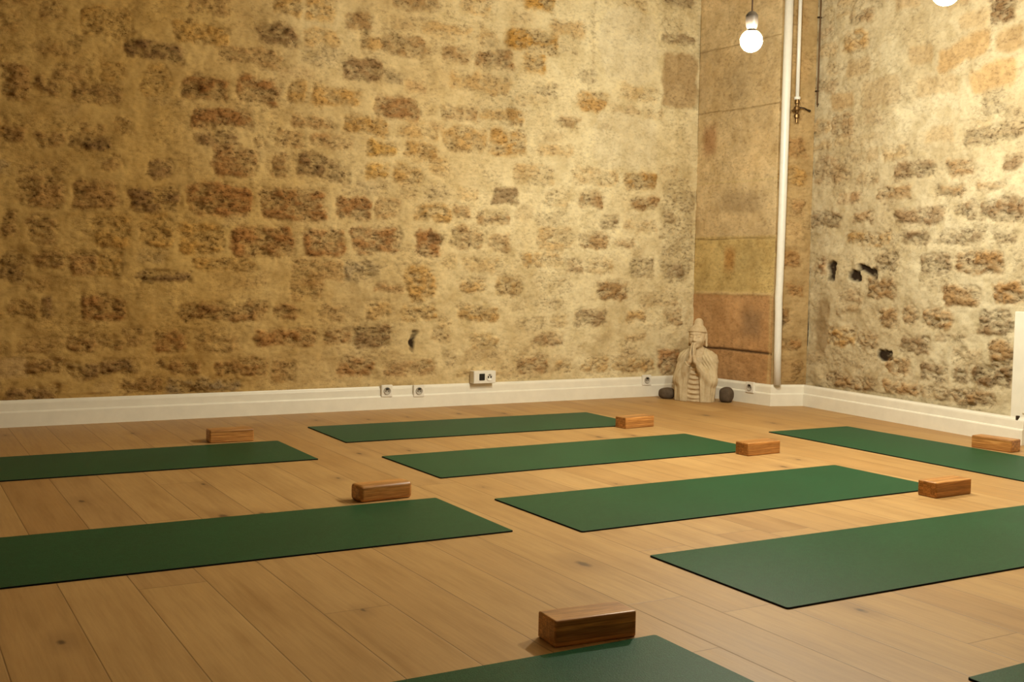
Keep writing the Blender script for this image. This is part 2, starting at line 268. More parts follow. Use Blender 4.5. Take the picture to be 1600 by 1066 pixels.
PLASTER = m_plain('ceiling_plaster', (0.55, 0.46, 0.33), 0.9, 0.2, 0, 6, 0.08, 0.4, 0.01)
GLOW = m_emit('lit_globe_glass', (1.0, 0.94, 0.74), BULB)

# ------------------------------------------------------------------ numpy noise
_rng = np.random.RandomState(11)
_T = _rng.rand(512, 512).astype(np.float32)
def vnoise(x, y, s, seed=0):
    x = x * s + 37.7 * seed + 100; y = y * s + 91.3 * seed + 100
    xi = np.floor(x).astype(int); yi = np.floor(y).astype(int)
    fx = x - xi; fy = y - yi
    fx = fx * fx * (3 - 2 * fx); fy = fy * fy * (3 - 2 * fy)
    a = _T[yi % 512, xi % 512]; b = _T[yi % 512, (xi + 1) % 512]
    c = _T[(yi + 1) % 512, xi % 512]; d = _T[(yi + 1) % 512, (xi + 1) % 512]
    return (a * (1 - fx) + b * fx) * (1 - fy) + (c * (1 - fx) + d * fx) * fy - 0.5
def fbm(x, y, s, o=4, seed=0, g=0.55):
    r = 0; a = 1
    for i in range(o):
        r = r + a * vnoise(x, y, s * 2 ** i, seed + i * 3); a *= g
    return r

TONES = dict(r=(0.33, 0.155, 0.050), o=(0.47, 0.265, 0.070), b=(0.34, 0.190, 0.070), d=(0.22, 0.125, 0.055), g=(0.33, 0.255, 0.160),
             y=(0.58, 0.335, 0.075), t=(0.46, 0.320, 0.165), k=(0.035, 0.022, 0.013), l=(0.64, 0.58, 0.43), s=(0.40, 0.31, 0.19))
MORTAR = np.array((0.51, 0.340, 0.125)); MORTAR_LIT = np.array((0.70, 0.615, 0.415))

def parse(s):
    out = []
    for a in s.split(';'):
        p = a.split(','); out.append((float(p[0]), float(p[1]), float(p[2]), float(p[3]), p[4], float(p[5]), float(p[6])))
    return out

def fill_stones(stones, u0, u1, z0, z1, rnd, smin=0.25, smax=0.6):
    """quiet courses of stone wherever none was listed"""
    res = []; z = z0
    while z < z1:
        h = rnd.uniform(0.09, 0.14); u = u0 + rnd.uniform(-0.2, 0)
        while u < u1:
            w = rnd.uniform(0.14, 0.36)
            cu, cz, ww, hh = u + w / 2, z + h / 2 + rnd.uniform(-0.012, 0.012), w - 0.04, h - 0.035
            hit = any(abs(cu - s[0]) < (ww + s[2]) / 2 - 0.01 and abs(cz - s[1]) < (hh + s[3]) / 2 - 0.01 for s in stones)
            if not hit:
                res.append((cu, cz, ww, hh, rnd.choice('oobbgtr'), rnd.uniform(smin, smax), rnd.uniform(-0.05, 0.05)))
            u += w
        z += h
    return res

def axis(segs):
    v = []
    for a, b, st in segs:
        n = max(1, int(round((b - a) / st))); v += list(np.linspace(a, b, n, endpoint=False))
    return np.array(v + [segs[-1][1]])

def wall(name, P, dirv, normal, us, zs, stones, depth=0.12, amp=1.0, base=None, smooth_fn=None, seed=0, ease=None, lean=None):
    U, Z = np.meshgrid(us, zs)
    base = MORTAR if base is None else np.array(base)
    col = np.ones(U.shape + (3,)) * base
    if name == 'wall_back':     # lamp light painted into the mortar colour: deeper left, paler towards the corner
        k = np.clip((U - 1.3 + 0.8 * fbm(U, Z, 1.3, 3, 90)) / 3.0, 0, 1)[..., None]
        col = col * (1 - k) + MORTAR_LIT * k
    big = fbm(U, Z, 1.1, 3, seed + 5)
    col = col * (1 + 0.16 * big[..., None] * np.array((0.8, 1.0, 1.3)))
    disp = fbm(U, Z, 2.5, 3, seed + 9) * 0.020 * amp + fbm(U, Z, 14, 3, seed + 2) * 0.010 * amp
    rough = np.clip(0.12 + 0.5 * fbm(U, Z, 5, 3, seed + 31), 0, 0.5)
    fine = fbm(U * 0.55, Z, 44, 3, seed + 3, 0.6)
    disp = disp + fine * (0.003 + 0.006 * rough) * amp
    mid = fbm(U * 0.6, Z, 19, 3, seed + 13, 0.6)
    wu = fbm(U, Z, 9, 4, seed + 17, 0.65) * 0.034; wz = fbm(U, Z, 9, 4, seed + 23, 0.65) * 0.030
    rnd = random.Random(seed + 1)
    for (cu, cz, w, h, k, s, tl) in stones:
        pad = 0.06
        i0, i1 = np.searchsorted(us, (cu - w / 2 - pad, cu + w / 2 + pad)); j0, j1 = np.searchsorted(zs, (cz - h / 2 - pad, cz + h / 2 + pad))
        if i1 <= i0 or j1 <= j0: continue
        sl = (slice(j0, j1), slice(i0, i1))
        x = U[sl] - cu; z = Z[sl] - cz
        x, z = x * math.cos(tl) + z * math.sin(tl), -x * math.sin(tl) + z * math.cos(tl)
        soft = 1.0 if w > 0.03 else 0.15
        x = x + wu[sl] * soft; z = z + wz[sl] * soft
        r = min(w, h) * rnd.uniform(0.18, 0.42)
        qx = np.abs(x) - (w / 2 - r); qz = np.abs(z) - (h / 2 - r)
        d = np.hypot(np.maximum(qx, 0), np.maximum(qz, 0)) + np.minimum(np.maximum(qx, qz), 0) - r
        edge = 0.020 if k != 'k' else 0.007
        m = np.clip(0.5 - d / edge / 2, 0, 1); m = m * m * (3 - 2 * m)
        c = np.array(TONES[k]) * (1 + rnd.uniform(-0.12, 0.12))
        pit = np.clip(mid[sl] * 1.5 + fine[sl] * 0.6 + 0.5, 0, 1)
        ms = m * s
        if k in 'lts':
            a = ms; rough[sl] = rough[sl] * (1 - m * 0.6) + (0.1 if k != 't' else 0.4) * m * 0.6
            disp[sl] += -0.003 * ms * amp
        elif k == 'k':
            a = m * np.clip(0.4 + 1.2 * pit, 0, 1); disp[sl] += -0.03 * m * s
        else:
            a = ms * np.clip(0.25 + 0.62 * pit, 0, 1)
            rough[sl] = rough[sl] * (1 - m) + m * (0.35 + 0.65 * s)
            rim = np.exp(-(d / 0.014) ** 2)
            disp[sl] += (m * (fine[sl] * 0.018 + mid[sl] * 0.022) * s - 0.005 * rim * s + 0.002 * m * s) * amp
            c = c * (0.8 + 0.38 * pit[..., None])
        col[sl] = col[sl] * (1 - a[..., None]) + c * a[..., None]
    if smooth_fn is not None:
        col, disp, rough = smooth_fn(U, Z, col, disp, rough)
    if ease is not None:      # settle onto clean edges
        e = np.clip(np.minimum(np.abs(U - us[0]), np.abs(us[-1] - U)) / ease, 0, 1)
        disp = disp * e
    disp = np.where(Z < 0.165, np.minimum(disp, 0.002), disp)
    P = np.array(P, float); dv = np.array(dirv, float); dv /= np.linalg.norm(dv); nn = np.array(normal, float); nn /= np.linalg.norm(nn)
    ny, nx = U.shape
    V = P[None, None] + U[..., None] * np.array((*dv, 0)) + Z[..., None] * np.array((0, 0, 1)) + disp[..., None] * np.array((*nn, 0))
    if lean is not None: V = V + (lean(Z))[..., None] * np.array((1.0, 0, 0))
    V = V.reshape(-1, 3)
    # back edge for thickness
    idx = np.arange(ny * nx).reshape(ny, nx)
    q = np.stack((idx[:-1, :-1], idx[:-1, 1:], idx[1:, 1:], idx[1:, :-1]), -1).reshape(-1, 4)
    crossn = dv[1] * nn[0] - dv[0] * nn[1]
    # dv x z = (dv.y, -dv.x); facing sign
    if (dv[1] * nn[0] - dv[0] * nn[1]) < 0: q = q[:, ::-1]
    ring = np.concatenate((idx[0, :], idx[1:, -1], idx[-1, -2::-1], idx[-2:0:-1, 0]))
    nb = len(ring); back = V[ring] - np.array((*nn, 0)) * depth
    V2 = np.vstack((V, back)); bi = np.arange(len(V), len(V) + nb)
    side = np.stack((ring, np.roll(ring, -1), np.roll(bi, -1), bi), -1)
    faces = np.vstack((q, side))
    me = bpy.data.meshes.new(name)
    me.from_pydata(V2.tolist(), [], faces.tolist() + [bi[::-1].tolist()])
    me.polygons.foreach_set('use_smooth', [True] * len(q) + [False] * (len(me.polygons) - len(q)))
    c4 = np.ones((len(V2), 4), np.float32); c4[:len(V), :3] = np.clip(col.reshape(-1, 3), 0.005, 0.9); c4[len(V):, :3] = base
    a = me.attributes.new('tone', 'FLOAT_COLOR', 'POINT'); a.data.foreach_set('color', c4.ravel())
    rr = np.zeros(len(V2), np.float32); rr[:len(V)] = np.clip(rough.ravel(), 0, 1)
    b = me.attributes.new('rough', 'FLOAT', 'POINT'); b.data.foreach_set('value', rr)
    me.materials.append(WALL); me.update()
    o = bpy.data.objects.new(name, me); link(o); o['kind'] = 'structure'
    return o

# ------------------------------------------------------------------ the room
H = 3.05
YB = 6.503 + 0.02
rnd = random.Random(3)
bs = parse(BACK_STONES)
bs = bs + fill_stones(bs, -2.5, 0.45, 0.16, H, rnd, 0.4, 0.8) + fill_stones(bs, 0.45, 4.9, 0.16, H, rnd, 0.12, 0.42)
# the wall surface is measured along x from the left end
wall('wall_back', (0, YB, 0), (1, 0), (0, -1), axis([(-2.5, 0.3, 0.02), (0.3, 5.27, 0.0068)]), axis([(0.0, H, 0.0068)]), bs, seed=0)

def pier_side(U, Z, col, disp, rough):
    # dressed ashlar blocks: nearly smooth, thin joints
    u = U; tan = np.array((0.59, 0.465, 0.285)); brn = np.array((0.53, 0.325, 0.165)); olive = np.array((0.57, 0.44, 0.205))
    n = fbm(U, Z, 6, 4, 77); n2 = fbm(U, Z, 2.0, 3, 78)
    t = np.clip((0.752 - Z) / 0.006 + 0.5 + n * 1.5, 0, 1)[..., None]
    mid = np.clip((1.16 - Z) / 0.02 + 0.5, 0, 1)[..., None]
    base = tan * (1 - mid) + olive * mid
    base = base * (1 - t) + brn * t
    base = base * (1 + (0.22 * n + 0.25 * n2)[..., None])
    for (cu, cz, w, h, c) in ((0.67, 1.855, 0.15, 0.23, (0.34, 0.17, 0.07)), (0.43, 1.0, 0.11, 0.18, (0.40, 0.20, 0.055)), (0.2, 0.55, 0.2, 0.2, (0.30, 0.20, 0.12)), (0.35, 1.4, 0.5, 0.16, (0.36, 0.27, 0.16))):
        m = np.exp(-(((U - cu) / (w / 2)) ** 4 + ((Z - cz) / (h / 2)) ** 4)) * 0.75
        base = base * (1 - m[..., None]) + np.array(c) * m[..., None]
    wob = fbm(U, Z, 4, 2, 80) * 0.012
    d = disp * 0.4 + fbm(U, Z, 30, 3, 81) * 0.002
    for z0, wd, c, dd in ((0.752, 0.011, (0.62, 0.47, 0.26), 0.007), (1.145, 0.004, (0.27, 0.2, 0.1), -0.004), (1.545, 0.005, (0.60, 0.48, 0.26), 0.002), (0.355, 0.008, (0.05, 0.025, 0.012), -0.010), (2.05, 0.004, (0.3, 0.22, 0.11), -0.003), (2.5, 0.004, (0.3, 0.22, 0.11), -0.003)):
        m = np.exp(-((Z - z0 + wob) / wd) ** 2)
        base = base * (1 - m[..., None]) + np.array(c) * m[..., None]; d = d + dd * m
    for uu, c, dd, zz in ((0.022, (0.62, 0.47, 0.25), 0.003, 3.0),):
        m = np.exp(-((U - uu) / 0.012) ** 2) * (Z < 0.77)
        base = base * (1 - 0.8 * m[..., None]) + np.array(c) * 0.8 * m[..., None]
    return base, d, rough * 0.6 + 0.12

A = Vector((5.255, YB)); B_ = Vector((5.305, 5.73)); C_ = Vector((5.555, 5.655))
lean = lambda Z: np.clip(Z - 0.7, 0, 3) * 0.010
dl = (A - B_); wall('wall_corner', (B_.x, B_.y, 0), (dl.x, dl.y), (-dl.y, dl.x), axis([(0, dl.length, 0.007)]), axis([(0.0, H, 0.007)]), [], smooth_fn=pier_side, seed=40, ease=0.03, depth=0.05)
dl = (C_ - B_)
pf = parse("0.08,0.62,0.10,0.12,r,.7,0;0.16,0.80,0.12,0.08,r,.6,0;0.065,0.60,0.05,0.13,k,.8,.3;0.045,0.51,0.03,0.04,k,.7,0;0.13,0.42,0.16,0.10,r,.6,0;0.1,0.24,0.17,0.14,t,.7,0;0.2,0.22,0.08,0.14,b,.6,0;0.11,1.0,0.16,0.12,r,.6,0;0.1,1.2,0.2,0.14,t,.6,0;0.15,1.35,0.1,0.1,r,.5,0;0.1,1.55,0.2,0.12,o,.6,0;0.12,1.75,0.18,0.14,r,.45,0;0.1,2.0,0.2,0.16,t,.6,0;0.12,2.3,0.18,0.2,t,.6,0;0.1,2.6,0.2,0.2,t,.5,0")
wall('wall_corner', (B_.x, B_.y, 0), (dl.x, dl.y), (dl.y, -dl.x), axis([(0, dl.length, 0.006)]), axis([(0.0, H, 0.006)]), pf, seed=50, ease=0.02, base=(0.46, 0.335, 0.175), depth=0.05)
RP = Vector((5.56, 5.665)); RD = Vector((5.365, 3.85)) - Vector((5.56, 5.65)); RD.normalize(); RN = Vector((RD.y, -RD.x))
if RN.x > 0: RN = -RN
rs = parse(RIGHT_STONES)
rs = rs + fill_stones(rs, 0.1, 2.6, 0.14, H, rnd, 0.15, 0.45) + fill_stones(rs, 2.6, 8.4, 0.16, H, rnd, 0.4, 0.8)
wall('wall_right', (RP.x, RP.y, 0), tuple(RD), tuple(RN), axis([(0, 2.6, 0.0068), (2.6, 8.3, 0.03)]), axis([(0.0, H, 0.0068)]), rs, seed=60, base=(0.57, 0.50, 0.355))

def plain(name, pts, mat, parent=None):
    bm = bmesh.new(); c = [(min(a) + max(a)) / 2 for a in zip(*pts)]; s = [max(a) - min(a) for a in zip(*pts)]
    add_box(bm, c, s); o = obj(name, bm, mat, parent); o['kind'] = 'structure'; return o
plain('floor', ((-2.6, -2.7, -0.1), (5.75, 6.65, 0.0)), FLOOR)
plain('ceiling', ((-2.6, -2.7, H), (5.75, 6.65, H + 0.12)), PLASTER)
plain('wall_left', ((-2.62, -2.6, 0.0), (-2.5, 6.6, H)), PLASTER)
plain('wall_front', ((-2.6, -2.72, 0.0), (5.2, -2.6, H)), PLASTER)

def skirting(name, path, h=0.145, flip=False, parent=None):
    """moulded skirting along a polyline (wall side on the left of travel unless flipped)"""
    prof = [(0.0, 0.0), (0.024, 0.0), (0.024, 0.078), (0.021, 0.084), (0.015, 0.087), (0.015, 0.126), (0.013, 0.134), (0.008, 0.139), (0.006, h), (0.0, h)]
    bm = bmesh.new(); pts = [Vector(p) for p in path]; rings = []
    for i, p in enumerate(pts):
        ns = []
        if i > 0: d = (pts[i] - pts[i - 1]).normalized(); ns.append(Vector((d.y, -d.x)))
        if i < len(pts) - 1: d = (pts[i + 1] - pts[i]).normalized(); ns.append(Vector((d.y, -d.x)))
        n = sum(ns, Vector((0, 0))) / len(ns); n = n / n.length_squared if len(ns) > 1 else n
        if flip: n = -n
        rings.append([bm.verts.new((p.x + n.x * a, p.y + n.y * a, b)) for a, b in prof])
    for a, b in zip(rings, rings[1:]):
        for k in range(len(prof)):
            k2 = (k + 1) % len(prof); bm.faces.new((a[k], a[k2], b[k2], b[k]))
    bm.faces.new(rings[0]); bm.faces.new(rings[-1][::-1])
    bmesh.ops.recalc_face_normals(bm, faces=bm.faces[:])
    o = obj(name, bm, PAINT, parent); o['kind'] = 'structure'; return o
YS = 6.524
skirting('baseboard_back', [(-2.5, YS), (5.232, YS)])
PS = [(5.232, YS), (5.303, 5.722), (5.535, 5.648)]
skirting('baseboard_corner', [PS[0], PS[1], PS[2]])
e = Vector(PS[2]) + RD * 1.86
skirting('baseboard_right', [PS[2], (e.x, e.y)])

# white boxed panel where the right skirting ends
def on_right(u, off=0.0, z=0.0):
    p = RP + RD * u + RN * off; return Vector((p.x, p.y, z))
bm = bmesh.new(); ang = math.atan2(RD.y, RD.x)
R3 = Matrix.Rotation(ang, 4, 'Z')
u0, u1 = 1.776, 2.5
c = on_right((u0 + u1) / 2, 0.012, 0.357); add_box(bm, c, (u1 - u0, 0.024, 0.714), 0.004, 2, 0, R3)
c = on_right((u0 + u1) / 2, 0.028, 0.40); add_box(bm, c, (u1 - u0 - 0.16, 0.010, 0.46), 0.004, 2, 0, R3)
p = obj('trim_1', bm, PAINT); p['kind'] = 'structure'
bm = bmesh.new(); c = on_right(u0 + 0.055, 0.030, 0.14); add_box(bm, c, (0.018, 0.014, 0.03), 0.003, 2, 0, R3)
o = obj('hinge', bm, IRON, p)

# ------------------------------------------------------------------ yoga mats
ML, MW, MT = 1.827, 0.61, 0.005
def make_mat(L, W):
    bm = bmesh.new(); r = 0.008; n = 4; ring = []
    for cx, cy, a0 in ((L - r, -r, 0), (r, -r, 90), (r, -W + r, 180), (L - r, -W + r, 270)):
        for k in range(n + 1):
            a = math.radians(a0 + 90 * k / n); ring.append((cx + r * math.cos(a), cy + r * math.sin(a)))
    # subdivided so the mat can carry a hint of waviness
    lo = [bm.verts.new((x, y, 0.0005)) for x, y in ring]; md = [bm.verts.new((x, y, MT * 0.8)) for x, y in ring]
    cx, cy = L / 2, -W / 2
    hi = [bm.verts.new((cx + (x - cx) * (1 - 0.0016 / L * 2), cy + (y - cy) * (1 - 0.0016 / W * 2), MT)) for x, y in ring]
    N = len(ring)
    for k in range(N):
        k2 = (k + 1) % N
        f = bm.faces.new((lo[k], lo[k2], md[k2], md[k])); f.material_index = 1
        f = bm.faces.new((md[k], md[k2], hi[k2], hi[k])); f.material_index = 1
    bm.faces.new(hi); f = bm.faces.new(lo[::-1]); f.material_index = 1
    return obj('yoga_mat', bm, [MAT_TOP, MAT_EDGE])
MATS = [
 (2.068, 5.900, -0.0154, False, 'green yoga mat rolled out closest to the back stone wall'),
 (2.052, 4.821, 0.0210, False, 'green yoga mat second from the back wall in the middle column'),
 (2.058, 3.732, 0.0115, False, 'green yoga mat third from the back wall in the middle column'),
 (2.078, 2.762, -0.0050, False, 'brightest pale green yoga mat at the right, cut by the right edge'),
 (-0.0636, 5.485, -0.0040, False, 'dim dark green yoga mat cut by the left edge, the farther of two'),
 (0.0381, 3.8535, -0.0057, False, 'dark green yoga mat cut by the left edge, the nearer and larger of two'),
 (-0.197, 2.132, 0.0010, False, 'green yoga mat at the bottom centre of the photo, only its right end in view'),
 (2.067, 1.588, 0.0184, False, 'tiny corner of a green yoga mat at the bottom right corner'),
 (4.371, 4.731, -0.0126, True, 'green yoga mat lying crosswise along the right stone wall'),
]
proto = None
for x, y, a, side, lab in MATS:
    if proto is None: m = proto = make_mat(ML, MW)
    else: m = link(proto.copy())
    m.location = (x, y, 0)
    if side:      # long side runs towards the camera: the origin corner becomes the right-hand one
        m.rotation_euler = (0, 0, a - math.pi / 2)
        m.location = (x + MW * math.cos(a), y + MW * math.sin(a), 0)
    else: m.rotation_euler = (0, 0, a)
    tag(m, lab, 'yoga mat', 'green yoga mats on the floor')

# ------------------------------------------------------------------ wooden blocks
BL, BW, BH = 0.222, 0.090, 0.064
def make_block(bev):
    bm = bmesh.new(); add_box(bm, (0, 0, BH / 2), (BL, BW, BH), bev, 4)
    o = obj('yoga_block', bm, BLOCK, smooth=False)
    for pl in o.data.polygons: pl.use_smooth = pl.area < 0.002
    return o
# near-left-bottom corner, angle of the long side
BLOCKS = [
 (1.365, 2.168, -4.0, 0.005, 'large-looking dark wooden yoga block nearest the camera, at the bottom centre'),
 (1.572, 3.882, 5.0, 0.014, 'round-edged wooden yoga block behind the nearer left mat'),
 (1.438, 5.545, -1.5, 0.007, 'wooden yoga block behind the far left mat, near the back wall'),
 (3.694, 5.160, 7.0, 0.005, 'bright orange wooden yoga block at the end of the mat closest to the back wall'),
 (3.690, 4.128, 3.5, 0.006, 'wooden yoga block at the end of the second mat from the back'),
 (3.679, 3.005, 2.0, 0.006, 'wooden yoga block at the end of the third mat, left of the right wall mat'),
 (5.033, 3.660, 97.0, 0.006, 'wooden yoga block cut by the right edge, between mat and white skirting'),
]
for x, y, a, bev, lab in BLOCKS:
    b = make_block(bev); t = math.radians(a)
    if a > 45:     # corner given is the near-left end of a block pointing away
        w, l = BW, BL
        cx = x + math.cos(t) * l / 2 + math.sin(t) * w / 2; cy = y + math.sin(t) * l / 2 - math.cos(t) * w / 2
    else:
        cx = x + math.cos(t) * BL / 2 - math.sin(t) * BW / 2; cy = y + math.sin(t) * BL / 2 + math.cos(t) * BW / 2
    b.location = (cx, cy, 0.0); b.rotation_euler = (0, 0, t)
    tag(b, lab, 'yoga block', 'wooden yoga blocks beside the mats')

# ------------------------------------------------------------------ pendant bulbs
def make_pendant():
    root = empty('pendant_lamp', (0, 0, 0)); R = 0.052
    bm = bmesh.new(); bmesh.ops.create_uvsphere(bm, u_segments=32, v_segments=20, radius=R)
    # pear the globe slightly towards its cap
    for v in bm.verts:
        if v.co.z > 0.04: v.co.z += (v.co.z - 0.04) * 0.25
    for fc in bm.faces:      # opaque neck of the globe
        if fc.calc_center_median().z > 0.040: fc.material_index = 1
    obj('bulb', bm, [GLOW, NECK], root, True)
    bm = bmesh.new(); add_lathe(bm, [(0.0, 0.054), (0.021, 0.054), (0.025, 0.064), (0.029, 0.084), (0.029, 0.112), (0.028, 0.122), (0.018, 0.134), (0.007, 0.140), (0.0, 0.142)])
    obj('bulb_holder', bm, CERAMIC, root, True)
    bm = bmesh.new(); add_tube(bm, [(0, 0, 0.138), (0.001, 0, 0.5), (0, 0, H - 1.996)], 0.0036, 10)
    obj('cord', bm, CORD, root, True)
    bm = bmesh.new(); add_lathe(bm, [(0.0, H - 1.996), (0.045, H - 1.996), (0.045, H - 2.011), (0.030, H - 2.026), (0.0, H - 2.030)])
    obj('ceiling_rose', bm, CERAMIC, root, True)
    return root
def dup(root):
    r = link(root.copy())
    for ch in root.children:
        link(ch.copy(), r)
    return r
PL = [(3.641, 4.139, 'lit globe bulb hanging on a brown cord in front of the corner pier'),
      (3.645, 3.027, 'lit globe bulb cut by the top edge before the right wall'),
      ]
pp = make_pendant()
for i, (x, y, lab) in enumerate(PL):
    o = pp if i == 0 else dup(pp); o.location = (x, y, 1.996)
    tag(o, lab, 'lamp', 'globe bulbs hanging in a row')

# ------------------------------------------------------------------ pipes on the corner pier
px_, py_ = 5.318, 5.685
bm = bmesh.new(); add_tube(bm, [(px_ + 0.004, py_, 0.146), (px_ - 0.002, py_, 0.40), (px_ - 0.004, py_, 0.62), (px_ - 0.008, py_, 0.74), (px_ - 0.004, py_, 0.86), (px_, py_, 1.4), (px_ + 0.002, py_, 2.2), (px_ + 0.004, py_, H)],
                           [0.0245, 0.0245, 0.0250, 0.0255, 0.0255, 0.0270, 0.0285, 0.0290], 20)
tag(obj('heating_pipe', bm, PIPE, None, True), 'thick white painted pipe running from the skirting up past the bulb', 'pipe')

vp = empty('gas_pipe', (5.392, 5.655, 2.06)); tag(vp, 'shorter white pipe ending in a dark valve beside the thick pipe', 'pipe')
bm = bmesh.new(); add_tube(bm, [(0, 0, 0.015), (0.0, 0, 0.4), (0, 0, H - 2.06)], 0.0125, 16); obj('pipe_tube', bm, PIPE, vp, True)
bm = bmesh.new(); add_lathe(bm, [(0.0125, 0.03), (0.021, 0.026), (0.021, 0.012), (0.017, 0.008), (0, 0.008)]); obj('pipe_collar', bm, PIPE, vp, True)
bm = bmesh.new()
add_lathe(bm, [(0.0, 0.008), (0.013, 0.008), (0.013, 0.0), (0.017, -0.002), (0.017, -0.018), (0.010, -0.022), (0.010, -0.034), (0.020, -0.040), (0.022, -0.060), (0.016, -0.068), (0.010, -0.085), (0.018, -0.092), (0.018, -0.112), (0.010, -0.118), (0.010, -0.145), (0.0, -0.148)], n=12)
add_tube(bm, [(0.0, 0, -0.055), (-0.028, -0.004, -0.062), (-0.045, -0.006, -0.070)], 0.008, 10)
obj('valve_body', bm, BRASS, vp, False)
bm = bmesh.new(); add_tube(bm, [(0.012, -0.014, -0.045), (0.045, -0.02, -0.046), (0.075, -0.02, -0.056), (0.098, -0.02, -0.062)], [0.005, 0.0045, 0.0055, 0.009], 10)
obj('valve_lever', bm, IRON, vp, True)

cb = empty('cable_run', (5.545, 5.625, 2.06)); tag(cb, 'thin dark cable clipped down the wall seam right of the white pipes', 'cable')
bm = bmesh.new(); add_tube(bm, [(0.0, 0, -0.02), (0.002, 0, 0.3), (0.004, 0, H - 2.06)], 0.0052, 8); obj('cable', bm, CABLE, cb, True)
for zc in (0.075, 0.565):
    bm = bmesh.new(); add_box(bm, (0.002, 0.004, zc), (0.036, 0.016, 0.010), 0.003); obj('cable_clip', bm, IRON, cb)
bm = bmesh.new(); add_tube(bm, [(0.022, 0.0, 0.16), (0.030, 0.0, 0.10), (0.030, 0.0, 0.05), (0.018, 0.0, 0.0), (0.002, 0.002, -0.03)], 0.003, 8); obj('loose_wire', bm, IRON, cb, True)

# ------------------------------------------------------------------ sockets
def make_socket(name='wall_socket', s=0.076):
    """local frame: plate in XZ facing -Y, origin at the centre of its back"""
    r = empty(name, (0, 0, 0))
    bm = bmesh.new(); add_box(bm, (0, -0.009, 0), (s, 0.018, s), 0.004, 3)
    obj('cover_plate', bm, PLASTIC, r)
    M = Matrix.Rotation(math.pi / 2, 4, 'X')
    bm = bmesh.new(); add_lathe(bm, [(0.0, 0.0185), (0.0195, 0.0185), (0.0215, 0.0225), (0.0235, 0.0225), (0.0245, 0.018)], M, 28)
    o = obj('socket_well', bm, PLASTIC_IN, r, True)
    for dx, dz, rr in ((-0.009, -0.001, 0.0034), (0.009, -0.001, 0.0034)):
        bm = bmesh.new(); add_lathe(bm, [(rr, 0.0183), (rr, 0.0195), (0, 0.0195)], Matrix.Translation((dx, 0, dz)) @ M, 12); obj('pin_hole', bm, BLACK, r)
    bm = bmesh.new(); add_lathe(bm, [(0.0026, 0.018), (0.0026, 0.030), (0.0, 0.031)], Matrix.Translation((0.0, 0, 0.011)) @ M, 12); obj('earth_pin', bm, IRON, r)
    bm = bmesh.new(); add_box(bm, (0.002, -0.0225, 0.013), (0.019, 0.004, 0.010), 0.0015); obj('shutter', bm, BLACK, r)
    return r
def dup2(root):
    r = link(root.copy())
    for ch in root.children: link(ch.copy(), r)
    return r
s0 = make_socket()
side = Vector((5.305, 5.73)) - Vector((5.255, YB)); angs = math.atan2(side.y, side.x)
ps = Vector(PS[0]).lerp(Vector(PS[1]), 0.79)
SOCK = [(2.800, YS - 0.012, 0.117, 0, 'left one of two white sockets close together on the back skirting'),
        (3.022, YS - 0.012, 0.109, 0, 'right one of two white sockets close together on the back skirting'),
        (4.828, YS - 0.012, 0.120, 0, 'white socket on the back skirting just left of the statue'),
        (ps.x - 0.014, ps.y, 0.112, angs, 'white socket on the pier skirting right of the statue')]
for i, (x, y, z, a, lab) in enumerate(SOCK):
    o = s0 if i == 0 else dup2(s0); o.location = (x, y, z); o.rotation_euler = (0, 0, a)
    tag(o, lab, 'socket', 'white sockets on the skirting')

bx = empty('socket_box', (3.482, YB, 0.186)); tag(bx, 'raised white double outlet box with black port, on the stone above the skirting', 'socket')
bm = bmesh.new(); add_box(bm, (0, -0.026, 0), (0.165, 0.072, 0.084), 0.005, 3); obj('box_body', bm, PLASTIC, bx)
bm = bmesh.new(); add_box(bm, (-0.022, -0.063, 0.002), (0.040, 0.006, 0.044), 0.002); obj('black_port', bm, BLACK, bx)
M = Matrix.Rotation(math.pi / 2, 4, 'X')
bm = bmesh.new(); add_lathe(bm, [(0.0, 0.0625), (0.020, 0.0625), (0.022, 0.066), (0.024, 0.066), (0.025, 0.062)], Matrix.Translation((0.034, 0, 0)) @ M, 28); obj('socket_well', bm, PLASTIC, bx, True)
for dx in (-0.0095, 0.0095):
    bm = bmesh.new(); add_box(bm, (0.034 + dx, -0.0645, 0.001), (0.008, 0.005, 0.012), 0.001); obj('pin_hole', bm, BLACK, bx)
bm = bmesh.new(); add_lathe(bm, [(0.003, 0.062), (0.003, 0.072), (0.0, 0.073)], Matrix.Translation((0.034, 0, 0.014)) @ M, 12); obj('earth_pin', bm, IRON, bx)

